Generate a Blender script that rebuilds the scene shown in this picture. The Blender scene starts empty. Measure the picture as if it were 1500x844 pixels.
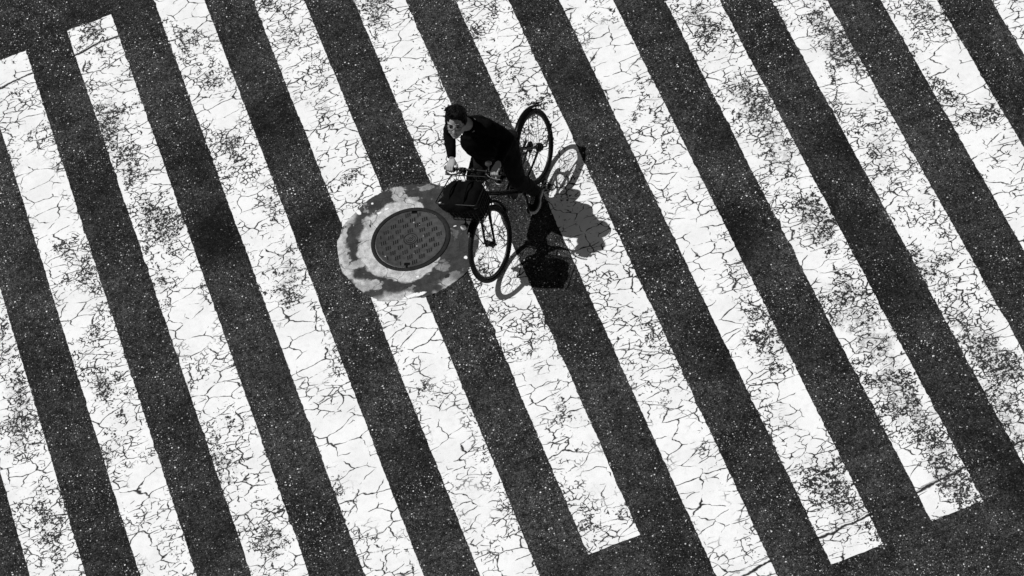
import bpy, bmesh, math, random
from mathutils import Vector, Matrix, Quaternion, noise
random.seed(7)
PI = math.pi
sc = bpy.context.scene
COL = sc.collection

# ------------------------------------------------------------------ camera
cam_d = bpy.data.cameras.new('camera')
cam = bpy.data.objects.new('camera', cam_d)
COL.objects.link(cam)
CAM_POS = (3.10329, -15.30901, 23.52941)
CAM_R = ((0.93356154, 0.35413158, -0.05526018),
         (-0.30541992, 0.70532388, -0.63971626),
         (-0.18756740, 0.61409205, 0.76662208))
cm = Matrix(CAM_R).to_4x4()
cm.translation = CAM_POS
cam.matrix_world = cm
cam_d.sensor_width = 36.0
cam_d.lens = 5063.894 / 1500.0 * 36.0
cam_d.clip_start = 0.5
cam_d.clip_end = 2000.0
sc.camera = cam

# ------------------------------------------------------------------ light
SUN_AZ, SUN_EL = math.radians(148.0), math.radians(60.5)   # direction towards the sun, world x axis = 0
world = bpy.data.worlds.new('World')
sc.world = world
world.use_nodes = True
wt = world.node_tree
wt.nodes.clear()
sky = wt.nodes.new('ShaderNodeTexSky')
sky.sky_type = 'NISHITA'
sky.sun_disc = False
sky.sun_elevation = SUN_EL
sky.sun_rotation = PI / 2 - SUN_AZ
bw = wt.nodes.new('ShaderNodeRGBToBW')          # black and white photograph
bg = wt.nodes.new('ShaderNodeBackground')
bg.inputs['Strength'].default_value = 0.05
wo = wt.nodes.new('ShaderNodeOutputWorld')
wt.links.new(sky.outputs[0], bw.inputs[0])
wt.links.new(bw.outputs[0], bg.inputs['Color'])
wt.links.new(bg.outputs[0], wo.inputs['Surface'])
sun_d = bpy.data.lights.new('sun', 'SUN')
sun_d.energy = 5.0
sun_d.angle = math.radians(0.5)
sun_d.color = (1.0, 1.0, 1.0)
sun = bpy.data.objects.new('sun', sun_d)
COL.objects.link(sun)
sd = Vector((math.cos(SUN_AZ) * math.cos(SUN_EL), math.sin(SUN_AZ) * math.cos(SUN_EL), math.sin(SUN_EL)))
sun.location = sd * 50
sun.rotation_euler = sd.to_track_quat('Z', 'Y').to_euler()
sc.view_settings.view_transform = 'Standard'
sc.view_settings.look = 'None'
sc.view_settings.gamma = 1.0
sc.view_settings.use_curve_mapping = False
sc.view_settings.exposure = -0.35

# ------------------------------------------------------------------ node helpers
class NT:
    def __init__(self, tree):
        self.t = tree
    def n(self, kind, **kw):
        nd = self.t.nodes.new(kind)
        for k, v in kw.items():
            setattr(nd, k, v)
        return nd
    def put(self, sock, v):
        if v is None:
            return
        if hasattr(v, 'is_output') or isinstance(v, bpy.types.NodeSocket):
            self.t.links.new(v, sock)
        else:
            sock.default_value = v
    def m(self, op, a, b=None, c=None, clamp=False):
        nd = self.n('ShaderNodeMath', operation=op, use_clamp=clamp)
        self.put(nd.inputs[0], a)
        self.put(nd.inputs[1], b)
        self.put(nd.inputs[2], c)
        return nd.outputs[0]
    def add(self, a, b): return self.m('ADD', a, b)
    def sub(self, a, b): return self.m('SUBTRACT', a, b)
    def mul(self, a, b): return self.m('MULTIPLY', a, b)
    def mx(self, a, b): return self.m('MAXIMUM', a, b)
    def mn(self, a, b): return self.m('MINIMUM', a, b)
    def mixf(self, f, a, b):
        nd = self.n('ShaderNodeMix', data_type='FLOAT')
        nd.clamp_factor = True
        self.put(nd.inputs[0], f); self.put(nd.inputs[2], a); self.put(nd.inputs[3], b)
        return nd.outputs[0]
    def step(self, v, lo, hi):                       # smooth 0..1 between lo and hi (lo may exceed hi)
        nd = self.n('ShaderNodeMapRange', interpolation_type='SMOOTHSTEP')
        if isinstance(lo, (int, float)) and isinstance(hi, (int, float)) and lo > hi:
            return self.sub(1.0, self.step(v, hi, lo))
        self.put(nd.inputs['Value'], v)
        self.put(nd.inputs['From Min'], lo); self.put(nd.inputs['From Max'], hi)
        return nd.outputs['Result']
    def noise(self, vec, scale, detail=2.0, rough=0.5, dims='2D', off=None, col=False):
        nd = self.n('ShaderNodeTexNoise', noise_dimensions=dims)
        if off is not None:
            vec = self.vadd(vec, off)
        self.put(nd.inputs['Vector'], vec)
        nd.inputs['Scale'].default_value = scale
        nd.inputs['Detail'].default_value = detail
        nd.inputs['Roughness'].default_value = rough
        return nd.outputs['Color'] if col else nd.outputs['Fac']
    def voro(self, vec, scale, feature='F1', rnd=1.0):
        nd = self.n('ShaderNodeTexVoronoi', voronoi_dimensions='2D', feature=feature)
        self.put(nd.inputs['Vector'], vec)
        nd.inputs['Scale'].default_value = scale
        nd.inputs['Randomness'].default_value = rnd
        return nd
    def vadd(self, a, b):
        nd = self.n('ShaderNodeVectorMath', operation='ADD')
        self.put(nd.inputs[0], a); self.put(nd.inputs[1], b)
        return nd.outputs[0]
    def warp(self, vec, scale, amp, detail=2.0, off=(0, 0, 0)):
        c = self.noise(vec, scale, detail, 0.5, off=off, col=True)
        s = self.n('ShaderNodeVectorMath', operation='SUBTRACT')
        self.put(s.inputs[0], c); s.inputs[1].default_value = (0.5, 0.5, 0.5)
        k = self.n('ShaderNodeVectorMath', operation='SCALE')
        self.put(k.inputs[0], s.outputs[0]); k.inputs['Scale'].default_value = amp
        return self.vadd(vec, k.outputs[0])
    def sep(self, vec):
        nd = self.n('ShaderNodeSeparateXYZ')
        self.put(nd.inputs[0], vec)
        return nd.outputs
    def dist(self, vec, p, sx=1.0, sy=1.0, rot=0.0):
        x, y, z = self.sep(vec)
        dx = self.sub(x, p[0]); dy = self.sub(y, p[1])
        if rot:
            c, s = math.cos(rot), math.sin(rot)
            dx, dy = self.add(self.mul(dx, c), self.mul(dy, s)), self.sub(self.mul(dy, c), self.mul(dx, s))
        dx = self.mul(dx, 1.0 / sx); dy = self.mul(dy, 1.0 / sy)
        return self.m('SQRT', self.add(self.mul(dx, dx), self.mul(dy, dy)))
    def grey(self, v):
        nd = self.n('ShaderNodeCombineColor')
        for i in range(3):
            self.put(nd.inputs[i], v)
        return nd.outputs[0]

def new_mat(name):
    m = bpy.data.materials.new(name)
    m.use_nodes = True
    t = m.node_tree
    t.nodes.clear()
    o = t.nodes.new('ShaderNodeOutputMaterial')
    b = t.nodes.new('ShaderNodeBsdfPrincipled')
    t.links.new(b.outputs[0], o.inputs['Surface'])
    return m, NT(t), b

def world_pos(h):
    return h.n('ShaderNodeNewGeometry').outputs['Position']

# oil and tyre dirt seen on the asphalt: x, y, amount
STAINS = [ (2.51,6.16,1.5), (3.35,7.25,0.9), (6.80,4.02,1.1), (8.08,4.52,1.2), (7.14,5.19,0.9), (7.78,3.61,1.0), (7.79,2.84,0.9), (7.98,5.12,0.6),
(8.00,0.51,1.1), (7.96,1.14,0.8), (2.48,7.05,0.7), (2.07,6.79,0.5), (0.88,6.58,0.6), (5.20,1.09,0.6), (5.36,2.41,0.6), (4.45,7.25,0.7),
(6.20,6.33,0.6), (5.25,6.74,0.5), (8.67,3.42,0.4), (6.62,1.63,0.6), (3.42,5.83,0.9), (6.19,2.81,0.7), (6.26,1.97,0.6), (1.34,8.59,0.5),
(2.70,4.20,0.5) ]

def asphalt_group():
    """road surface albedo and height, shared by the road and by worn-through paint so the grain runs on"""
    g = bpy.data.node_groups.new('asphalt', 'ShaderNodeTree')
    g.interface.new_socket('Albedo', in_out='OUTPUT', socket_type='NodeSocketFloat')
    g.interface.new_socket('Height', in_out='OUTPUT', socket_type='NodeSocketFloat')
    h = NT(g)
    out = h.n('NodeGroupOutput')
    p = world_pos(h)
    big = h.noise(p, 0.9, 4, .6)
    mid = h.noise(p, 7.0, 3, .6, off=(3, 9, 0))
    fine = h.noise(p, 70.0, 3, .7, off=(1, 5, 0))
    vfine = h.noise(p, 190.0, 2, .6, off=(7, 2, 0))
    lump = h.noise(p, 28.0, 3, .65, off=(5, 11, 0))
    base = h.mul(h.mixf(h.step(big, .3, .7), .013, .030), h.mixf(h.step(mid, .3, .7), .65, 1.35))
    base = h.mul(base, h.mixf(h.step(lump, .3, .7), .45, 1.6))
    base = h.mul(base, h.mixf(h.step(fine, .3, .7), .2, 2.0))
    base = h.mul(base, h.mixf(h.step(vfine, .3, .7), .4, 1.6))
    # pale aggregate chips, a few percent of the stones, size and brightness vary
    def chips(scale, thr, rad, val, off):
        v = h.voro(h.vadd(p, off), scale)
        cx = h.n('ShaderNodeSeparateColor'); h.put(cx.inputs[0], v.outputs['Color'])
        rnd, rnd2 = cx.outputs[0], cx.outputs[1]
        pick = h.m('GREATER_THAN', rnd, thr)
        r = h.mul(rad, h.mixf(rnd2, .35, 1.0))
        inside = h.sub(1.0, h.step(v.outputs['Distance'], h.mul(r, .7), h.mul(r, 1.2)))
        return h.mul(h.mul(pick, inside), h.mixf(rnd2, val * .35, val))
    dens = h.mixf(h.step(h.noise(p, 1.6, 3, .6, off=(20, 4, 0)), .3, .7), .4, 1.2)
    c1 = h.mul(chips(36.0, .935, .27, .80, (0, 0, 0)), dens)
    c2 = h.mul(chips(62.0, .86, .34, .42, (4, 4, 0)), dens)
    c3 = h.mul(chips(95.0, .80, .45, .15, (9, 1, 0)), dens)
    chip = h.mx(h.mx(c1, c2), c3)
    alb = h.mx(base, chip)
    w = h.warp(p, 3.0, .35, 3)
    for x, y, a in STAINS:
        d = h.step(h.dist(w, (x, y), .22 + .10 * a, .34 + .12 * a, .12), 1.3, .2)
        alb = h.mul(alb, h.mixf(d, 1.0, max(.2, 1.0 - a * .58)))
    # long reflective cracks running across the road
    alb = h.mul(alb, h.mixf(h.mul(long_cracks(h, p), h.step(h.noise(p, 3.0, 2, .6, off=(8, 8, 0)), .42, .6)), 1.0, .4))
    h.put(out.inputs['Albedo'], alb)
    h.put(out.inputs['Height'], h.add(h.mul(fine, .6), h.mul(vfine, .4)))
    return g

def long_cracks(h, p):
    x, y, z = h.sep(h.warp(h.warp(p, 4.0, .10, 3), 30.0, .018, 2))
    # old trench joint across the far ends of the first stripes
    l1 = h.m('ABSOLUTE', h.sub(y, h.add(8.86, h.mul(x, .10))))
    a = h.mul(h.step(l1, .021, .008), h.step(x, 2.6, 2.2))
    # joint across the near ends
    l2 = h.m('ABSOLUTE', h.sub(y, h.add(.665, h.mul(h.sub(x, 6.5), .09))))
    l3 = h.m('ABSOLUTE', h.sub(y, h.add(.70, h.mul(h.sub(x, 6.5), .07))))
    b = h.mul(h.mx(h.step(l2, .019, .007), h.mul(.6, h.step(l3, .007, .003))), h.step(x, 4.9, 5.6))
    return h.mx(a, b)

ASPH = asphalt_group()

def use_asphalt(h):
    nd = h.n('ShaderNodeGroup')
    nd.node_tree = ASPH
    return nd.outputs['Albedo'], nd.outputs['Height']

def mat_road():
    m, h, b = new_mat('asphalt')
    alb, hgt = use_asphalt(h)
    h.put(b.inputs['Base Color'], h.grey(alb))
    b.inputs['Roughness'].default_value = .9
    b.inputs['Specular IOR Level'].default_value = .12
    bp = h.n('ShaderNodeBump'); bp.inputs['Strength'].default_value = 1.0; bp.inputs['Distance'].default_value = .004
    h.put(bp.inputs['Height'], hgt)
    h.put(b.inputs['Normal'], bp.outputs[0])
    return m

def mat_paint():
    m, h, b = new_mat('worn_white_road_paint')
    p = world_pos(h)
    alb, hgt = use_asphalt(h)
    at = h.n('ShaderNodeAttribute', attribute_type='GEOMETRY'); at.attribute_name = 'wear'
    wz = at.outputs['Fac']                               # measured wear of each spot, about -1 smooth .. +1 worn
    calm = h.step(wz, .0, -.55)
    reg = h.noise(p, 1.25, 3, .6, off=(11, 3, 0))
    reg2 = h.noise(p, 3.2, 3, .6, off=(2, 17, 0))
    wearv = h.add(h.add(h.mul(reg, .5), h.mul(reg2, .5)), h.mul(wz, .085))
    craze = h.step(wearv, .46, .62)
    sy = h.n('ShaderNodeVectorMath', operation='MULTIPLY')      # plates are a little wider across the stripe than along it
    h.put(sy.inputs[0], p); sy.inputs[1].default_value = (.85, 1.3, 1.0)
    ps = sy.outputs[0]
    p1 = h.warp(h.warp(ps, 5.0, .12, 2), 24.0, .016, 2, off=(5, 5, 0))
    p2 = h.warp(h.warp(ps, 9.0, .06, 2, off=(8, 1, 0)), 38.0, .011, 2, off=(1, 8, 0))
    p3 = h.warp(h.warp(p, 18.0, .022, 2, off=(4, 7, 0)), 60.0, .007, 2)
    ragged = h.mul(h.sub(h.noise(p, 90.0, 2, .6, off=(1, 6, 0)), .5), .030)
    # main cracks: plates of 15 to 20 cm, width varies and many joints stay closed
    v1 = h.voro(p1, 5.0, 'DISTANCE_TO_EDGE').outputs['Distance']
    wv = h.noise(p, 4.5, 3, .6, off=(31, 2, 0))
    w1 = h.mul(h.step(wv, .33, .70), .046)
    k1 = h.sub(1.0, h.step(h.add(v1, h.mul(ragged, .5)), h.mul(w1, .4), h.add(h.mul(w1, 1.1), .002)))
    k1 = h.mul(k1, h.step(w1, .005, .014))
    # secondary cracks, plates of 6 to 9 cm, broken off where they run out
    v2 = h.voro(p2, 11.0, 'DISTANCE_TO_EDGE').outputs['Distance']
    r2 = h.step(h.add(h.noise(p, 2.1, 3, .6, off=(15, 22, 0)), h.mul(wz, .085)), .37, .56)
    w2 = h.mul(h.mul(r2, h.step(h.noise(p, 7.0, 3, .65, off=(3, 3, 0)), .36, .66)), .095)
    k2 = h.sub(1.0, h.step(h.add(v2, ragged), h.mul(w2, .4), h.add(h.mul(w2, 1.1), .002)))
    k2 = h.mul(h.mul(k2, h.step(w2, .012, .035)), h.sub(1.0, calm))
    # crumbled zones: rounded flakes of 3 to 5 cm with ragged open gaps
    v3 = h.voro(p3, 23.0, 'DISTANCE_TO_EDGE').outputs['Distance']
    w3 = h.mul(h.mul(craze, h.step(h.noise(p, 9.0, 2, .5, off=(9, 13, 0)), .30, .62)), h.mixf(h.step(h.noise(p, 17.0, 2, .5, off=(14, 2, 0)), .36, .62), .05, .24))
    k3 = h.sub(1.0, h.step(h.add(v3, h.mul(ragged, 2.0)), h.mul(w3, .45), h.add(h.mul(w3, 1.0), .004)))
    k3 = h.mul(h.mul(k3, h.step(w3, .03, .09)), h.sub(1.0, calm))
    # paint worn off the stone tops: patches of speckle
    sp = h.add(h.mul(h.noise(p, 58.0, 3, .65, off=(6, 6, 0)), .5), h.mul(h.noise(p, 26.0, 3, .6, off=(2, 9, 0)), .5))
    zone = h.step(h.add(h.add(h.mul(h.noise(p, 1.7, 3, .6, off=(40, 8, 0)), .5), h.mul(h.noise(p, 6.0, 3, .6, off=(7, 33, 0)), .5)), h.mul(wz, .12)), .50, .68)
    thr = h.mixf(zone, .31, .515)
    k4 = h.mul(h.step(h.sub(thr, sp), -.008, .018), h.sub(1.0, calm))
    worn = h.mx(h.mx(k1, k2), h.mx(k3, k4))
    # thin grey smears where the paint film has gone down to dust
    smear = h.step(h.add(h.mul(h.noise(p, 20.0, 4, .7, off=(3, 21, 0)), .75), h.mul(wz, .10)), .40, .62)
    worn = h.mx(worn, h.mul(h.mul(smear, h.step(wz, .3, 1.1)), .45))
    worn = h.mx(worn, long_cracks(h, p))
    # the paint itself: off-white, faint dirt film
    dirt = h.noise(p, 2.6, 4, .65, off=(13, 13, 0))
    grain = h.noise(p, 120.0, 2, .6, off=(0, 3, 0))
    film = h.noise(p, 18.0, 3, .6, off=(22, 5, 0))
    pa = h.mul(h.mixf(h.step(dirt, .35, .75), .82, .74), h.mixf(h.step(film, .45, .8), 1.0, .92))
    pa = h.mul(pa, h.mixf(h.step(grain, .3, .7), .93, 1.03))
    hole = h.mul(alb, .6)
    h.put(b.inputs['Base Color'], h.grey(h.mixf(worn, pa, hole)))
    b.inputs['Roughness'].default_value = .75
    b.inputs['Specular IOR Level'].default_value = .3
    bp = h.n('ShaderNodeBump'); bp.inputs['Strength'].default_value = .7; bp.inputs['Distance'].default_value = .003
    h.put(bp.inputs['Height'], h.add(h.mul(h.sub(1.0, worn), .8), h.mul(h.noise(p, 45.0, 3, .6), .35)))
    h.put(b.inputs['Normal'], bp.outputs[0])
    return m

MAN = (4.131, 5.277)
PALE = [(4.20, 5.88, .069, .054, -.32), (4.43, 5.81, .069, .031, -.32), (3.51, 5.36, .053, .12, -.32), (3.58, 5.62, .034, .10, -.32), (3.56, 4.93, .113, .056, -.32),
        (3.65, 4.92, .068, .052, -.32), (4.38, 4.71, .052, .034, -.32), (4.27, 5.71, .092, .039, -.32), (4.19, 5.82, .061, .058, -.32), (3.58, 5.22, .061, .057, -.32), (4.29, 4.84, .060, .047, -.32), (4.67, 5.07, .030, .076, -.32)]
def mat_patch():
    m, h, b = new_mat('stained_concrete')
    p = world_pos(h)
    alb, hgt = use_asphalt(h)
    w = h.warp(h.warp(p, 5.0, .16, 3), 24.0, .03, 2, off=(3, 3, 0))
    d = h.dist(w, MAN)
    x, y, z = h.sep(w)
    dx = h.sub(x, MAN[0]); dy = h.sub(y, MAN[1])
    # pale ring of bare concrete, wide on the left, lost under dark dirt on the right
    side = h.step(h.add(dx, h.mul(dy, -.15)), .30, .02)
    r0 = h.add(.30, h.mul(side, .19))
    pale = h.step(h.sub(d, r0), .022, -.012)
    rim = h.mul(h.step(d, .575, .64), h.step(h.sub(h.mul(dx, -1.0), h.mul(dy, .55)), -.02, .25))
    rim = h.mul(rim, h.step(h.noise(p, 4.5, 2, .5, off=(6, 1, 0)), .36, .50))
    blot = h.mul(h.step(h.noise(w, 6.5, 3, .6, off=(17, 4, 0)), .62, .67), .6)
    for bx, by, sx, sy_, r in PALE:
        blot = h.mx(blot, h.step(h.add(h.dist(w, (bx, by), sx, sy_, r), h.mul(h.sub(h.noise(p, 22.0, 3, .6), .5), .9)), 1.25, .95))
    pale = h.mx(h.mx(pale, rim), h.mul(h.mul(blot, h.mixf(side, .35, 1.0)), .75))
    tone = h.mixf(h.step(h.noise(p, 14.0, 4, .65), .3, .7), .72, 1.2)
    grain = h.mixf(h.step(h.noise(p, 130.0, 2, .6), .3, .7), .8, 1.2)
    col = h.mul(h.mul(h.mixf(pale, .040, .46), tone), grain)
    wf = h.warp(p, 40.0, .02, 2)
    for fx, fy, sx, sy, r in ((3.783, 5.812, .022, .04, .3), (3.955, 5.71, .026, .010, .2), (4.035, 5.725, .022, .010, .2), (3.932, 5.847, .011, .011, 0),
                              (3.93, 4.648, .085, .019, .03), (4.03, 4.63, .05, .018, 0), (4.527, 4.844, .014, .02, .3), (4.546, 5.238, .012, .009, 0), (4.061, 4.832, .012, .012, 0)):
        col = h.mixf(h.step(h.dist(wf, (fx, fy), sx, sy, r), 1.15, .8), col, .8)
    for fx, fy, sx, sy, r in ((3.679, 5.462, .03, .011, -.1), (3.838, 5.603, .009, .02, 0), (4.309, 4.717, .03, .02, .5), (3.60, 5.15, .02, .012, 0)):
        col = h.mixf(h.step(h.dist(wf, (fx, fy), sx, sy, r), 1.2, .7), col, .02)
    # hairline cracks in the concrete
    v = h.voro(h.warp(p, 8.0, .12, 2), 2.6, 'DISTANCE_TO_EDGE').outputs['Distance']
    col = h.mixf(h.mul(h.step(v, .014, .004), .75), col, .02)
    h.put(b.inputs['Base Color'], h.grey(col))
    b.inputs['Roughness'].default_value = .9
    b.inputs['Specular IOR Level'].default_value = .2
    bp = h.n('ShaderNodeBump'); bp.inputs['Strength'].default_value = .4; bp.inputs['Distance'].default_value = .003
    h.put(bp.inputs['Height'], h.noise(p, 90.0, 3, .6))
    h.put(b.inputs['Normal'], bp.outputs[0])
    return m

def mat_plain(name, v, rough=.5, metal=0.0, var=.25, scale=30.0, bump=0.0, spec=.5, bscale=None):
    m, h, b = new_mat(name)
    tc = h.n('ShaderNodeTexCoord').outputs['Object']
    nz = h.noise(tc, scale, 3, .6, dims='3D')
    h.put(b.inputs['Base Color'], h.grey(h.mul(v, h.mixf(h.step(nz, .25, .75), 1 - var, 1 + var))))
    b.inputs['Roughness'].default_value = rough
    b.inputs['Metallic'].default_value = metal
    b.inputs['Specular IOR Level'].default_value = spec
    if bump:
        bp = h.n('ShaderNodeBump'); bp.inputs['Strength'].default_value = bump; bp.inputs['Distance'].default_value = .004
        h.put(bp.inputs['Height'], h.noise(tc, bscale or scale * 3, 3, .6, dims='3D'))
        h.put(b.inputs['Normal'], bp.outputs[0])
    return m

M_ROAD, M_PAINT, M_PATCH = mat_road(), mat_paint(), mat_patch()
M_IRON = mat_plain('cast_iron', .050, .7, .0, .3, 25.0, .3, spec=.15)
M_IRON_DARK = mat_plain('cast_iron_ring', .014, .7, .0, .3, 25.0, .3, spec=.12)
M_DIRT = mat_plain('packed_dirt', .005, .95, 0, .3, 40.0, spec=.05)
M_FRAME = mat_plain('black_enamel', .005, .35, 0, .2, 20.0, spec=.22)
M_RUBBER = mat_plain('tyre_rubber', .006, .6, 0, .3, 60.0, .2, spec=.2)
M_RIM = mat_plain('dark_rim', .015, .35, .4, .2, 30.0)
M_STEEL = mat_plain('worn_steel', .35, .35, .9, .2, 50.0)
M_SPOKE = mat_plain('dark_spoke', .05, .45, .6, .2, 50.0)
M_PLASTIC = mat_plain('black_plastic', .006, .5, 0, .2, 40.0, spec=.2)
M_LENS = mat_plain('lamp_lens', .75, .15, 0, .1, 60.0)
M_BAG = mat_plain('black_canvas', .003, .85, 0, .3, 60.0, .5, spec=.06)
M_KNIT = mat_plain('black_knit', .0032, .95, 0, .4, 35.0, .5, spec=.05, bscale=160.0)
M_JEANS = mat_plain('dark_denim', .010, .9, 0, .45, 18.0, .5, spec=.08, bscale=120.0)
M_SKIN = mat_plain('skin', .29, .6, 0, .08, 25.0, .1, spec=.35)
M_LIP = mat_plain('lips', .17, .5, 0, .1, 40.0)
M_EYE = mat_plain('eye_white', .45, .3, 0, .05, 40.0)
M_HAIR = mat_plain('black_hair', .003, .6, 0, .4, 60.0, .6, spec=.08, bscale=90.0)
M_SHOE = mat_plain('black_suede', .005, .8, 0, .3, 50.0, .3, spec=.1)
M_SOLE = mat_plain('pale_rubber_sole', .42, .7, 0, .15, 50.0)
M_LEATHER = mat_plain('black_leather', .005, .45, 0, .3, 40.0, .3, spec=.2)
M_MIRROR = mat_plain('satin_metal', .45, .45, .6, .05, 40.0)

# ------------------------------------------------------------------ mesh helpers
def link(name, bm, mat, parent=None, smooth=True, matrix=None):
    me = bpy.data.meshes.new(name)
    bmesh.ops.recalc_face_normals(bm, faces=bm.faces[:])
    bm.to_mesh(me); bm.free()
    if smooth:
        for pl in me.polygons:
            pl.use_smooth = True
    for mm in (mat if isinstance(mat, (list, tuple)) else [mat]):
        me.materials.append(mm)
    o = bpy.data.objects.new(name, me)
    COL.objects.link(o)
    if parent is not None:
        o.parent = parent
    if matrix is not None:
        o.matrix_local = matrix
    return o

def tag(o, label=None, cat=None, group=None, kind=None):
    if label: o['label'] = label
    if cat: o['category'] = cat
    if group: o['group'] = group
    if kind: o['kind'] = kind
    return o

def frame_for(d, hint=None):
    d = d.normalized()
    up = Vector(hint) if hint is not None else (Vector((0, 0, 1)) if abs(d.z) < .9 else Vector((1, 0, 0)))
    a = up.cross(d).normalized()
    b = d.cross(a)
    return a, b

def loft(bm, rings, seg=16, caps=True):
    """rings: (centre, axis a, axis b) ellipses"""
    loops = []
    for c, a, b in rings:
        c, a, b = Vector(c), Vector(a), Vector(b)
        loops.append([bm.verts.new(c + a * math.cos(2 * PI * i / seg) + b * math.sin(2 * PI * i / seg)) for i in range(seg)])
    for l0, l1 in zip(loops, loops[1:]):
        for i in range(seg):
            bm.faces.new((l0[i], l0[(i + 1) % seg], l1[(i + 1) % seg], l1[i]))
    if caps:
        bm.faces.new(loops[0][::-1]); bm.faces.new(loops[-1])
    return loops

def tube(bm, pts, r, seg=10, closed=False):
    pts = [Vector(p) for p in pts]
    n = len(pts)
    rs = r if isinstance(r, (list, tuple)) else [r] * n
    loops = []
    prev = None
    for i, p in enumerate(pts):
        if closed:
            t = (pts[(i + 1) % n] - pts[i - 1]).normalized()
        else:
            t = ((pts[min(i + 1, n - 1)] - p).normalized() + (p - pts[max(i - 1, 0)]).normalized())
            t = t.normalized() if t.length > 1e-6 else (pts[min(i + 1, n - 1)] - pts[max(i - 1, 0)]).normalized()
        if prev is None:
            a, b = frame_for(t)
        else:
            a = (prev - t * prev.dot(t)).normalized()
            b = t.cross(a)
        prev = a
        loops.append([bm.verts.new(p + (a * math.cos(2 * PI * k / seg) + b * math.sin(2 * PI * k / seg)) * rs[i]) for k in range(seg)])
    rng = range(n) if closed else range(n - 1)
    for i in rng:
        l0, l1 = loops[i], loops[(i + 1) % n]
        for k in range(seg):
            bm.faces.new((l0[k], l0[(k + 1) % seg], l1[(k + 1) % seg], l1[k]))
    if not closed:
        bm.faces.new(loops[0][::-1]); bm.faces.new(loops[-1])

def smooth_path(pts, n=6):
    P = [Vector(p) for p in pts]
    out = []
    for i in range(len(P) - 1):
        p0, p1, p2, p3 = P[max(i - 1, 0)], P[i], P[i + 1], P[min(i + 2, len(P) - 1)]
        for k in range(n):
            t = k / n
            out.append(.5 * ((2 * p1) + (p2 - p0) * t + (2 * p0 - 5 * p1 + 4 * p2 - p3) * t * t + (3 * p1 - p0 - 3 * p2 + p3) * t ** 3))
    out.append(P[-1])
    return out

def ball(bm, c, r, sub=3, rot=None):
    r = Vector(r) if not isinstance(r, (int, float)) else Vector((r, r, r))
    m = Matrix.Translation(Vector(c)) @ (rot.to_4x4() if rot is not None else Matrix.Identity(4)) @ Matrix.Diagonal((*r, 1))
    bmesh.ops.create_icosphere(bm, subdivisions=sub, radius=1.0, matrix=m)

def capsules(bm, pts, radii, seg=14):
    """limb of tapering round segments with ball joints (later fused by a remesh)"""
    for (p, r), (q, s) in zip(zip(pts, radii), zip(pts[1:], radii[1:])):
        tube(bm, [p, q], [r, s], seg)
    for p, r in zip(pts, radii):
        ball(bm, p, r, 2)

def box(bm, c, s, rot=None, bev=0.0):
    m = Matrix.Translation(Vector(c)) @ (rot.to_4x4() if rot is not None else Matrix.Identity(4)) @ Matrix.Diagonal((*s, 1))
    g = bmesh.ops.create_cube(bm, size=1.0, matrix=m)
    if bev:
        es = list({e for v in g['verts'] for e in v.link_edges})
        bmesh.ops.bevel(bm, geom=es, offset=bev, segments=2, affect='EDGES', profile=.6)

def cyl(bm, p, q, r, seg=20, r2=None):
    tube(bm, [p, q], [r, r if r2 is None else r2], seg)

def remesh(bm, name, voxel, smooth_it=3, disp=None):
    """fuse overlapping closed shapes into one continuous skin; returns a bmesh"""
    me = bpy.data.meshes.new(name)
    bmesh.ops.recalc_face_normals(bm, faces=bm.faces[:])
    bm.to_mesh(me); bm.free()
    o = bpy.data.objects.new(name, me)
    COL.objects.link(o)
    md = o.modifiers.new('r', 'REMESH'); md.mode = 'VOXEL'; md.voxel_size = voxel
    if smooth_it:
        s = o.modifiers.new('s', 'SMOOTH'); s.iterations = smooth_it; s.factor = .5
    dg = bpy.context.evaluated_depsgraph_get()
    ev = o.evaluated_get(dg)
    m2 = bpy.data.meshes.new_from_object(ev)
    bpy.data.objects.remove(o)
    bpy.data.meshes.remove(me)
    out = bmesh.new(); out.from_mesh(m2)
    bpy.data.meshes.remove(m2)
    if disp:
        out.normal_update()
        for v in out.verts:
            v.co += v.normal * disp(v.co)
    return out

# ------------------------------------------------------------------ road
bm = bmesh.new()
S = 300.0
vs = [bm.verts.new((x, y, 0)) for x, y in ((-S, -S), (S, -S), (S, S), (-S, S))]
bm.faces.new(vs)
road = link('road', bm, M_ROAD, smooth=False)
tag(road, kind='structure')

# ------------------------------------------------------------------ crosswalk stripes
STRIPES = [  # bottom end, top end, label
    (.36, 9.33, 'white stripe cut off by the left picture edge, worn patchy grey'),
    (.36, 9.33, 'white stripe at the far left whose square upper end lies lowest'),
    (.36, 9.39, 'white stripe with its whole square upper end in view, speckled grey'),
    (.36, 10.60, 'white stripe with a smooth uncracked patch at the very top of the picture'),
    (.36, 10.60, 'white stripe cut in two by the round concrete patch'),
    (1.33, 10.60, 'white stripe under the front wheel, its square lower end ending highest'),
    (-.35, 10.60, 'white stripe beneath the rear wheel and the rider\'s torso shadow'),
    (.365, 10.60, 'white stripe right of the bicycle shadow, its square lower end cut by a crack'),
    (.41, 10.60, 'speckled white stripe with a square lower end, last before the right edge'),
    (.40, 10.60, 'white stripe leaving the right picture edge in its lower half, mottled with fine wear'),
    (.40, 10.60, 'white stripe crossing the upper right corner area with a smooth bright band'),
    (.40, 10.60, 'short piece of white stripe in the extreme upper right corner'),
]
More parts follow.
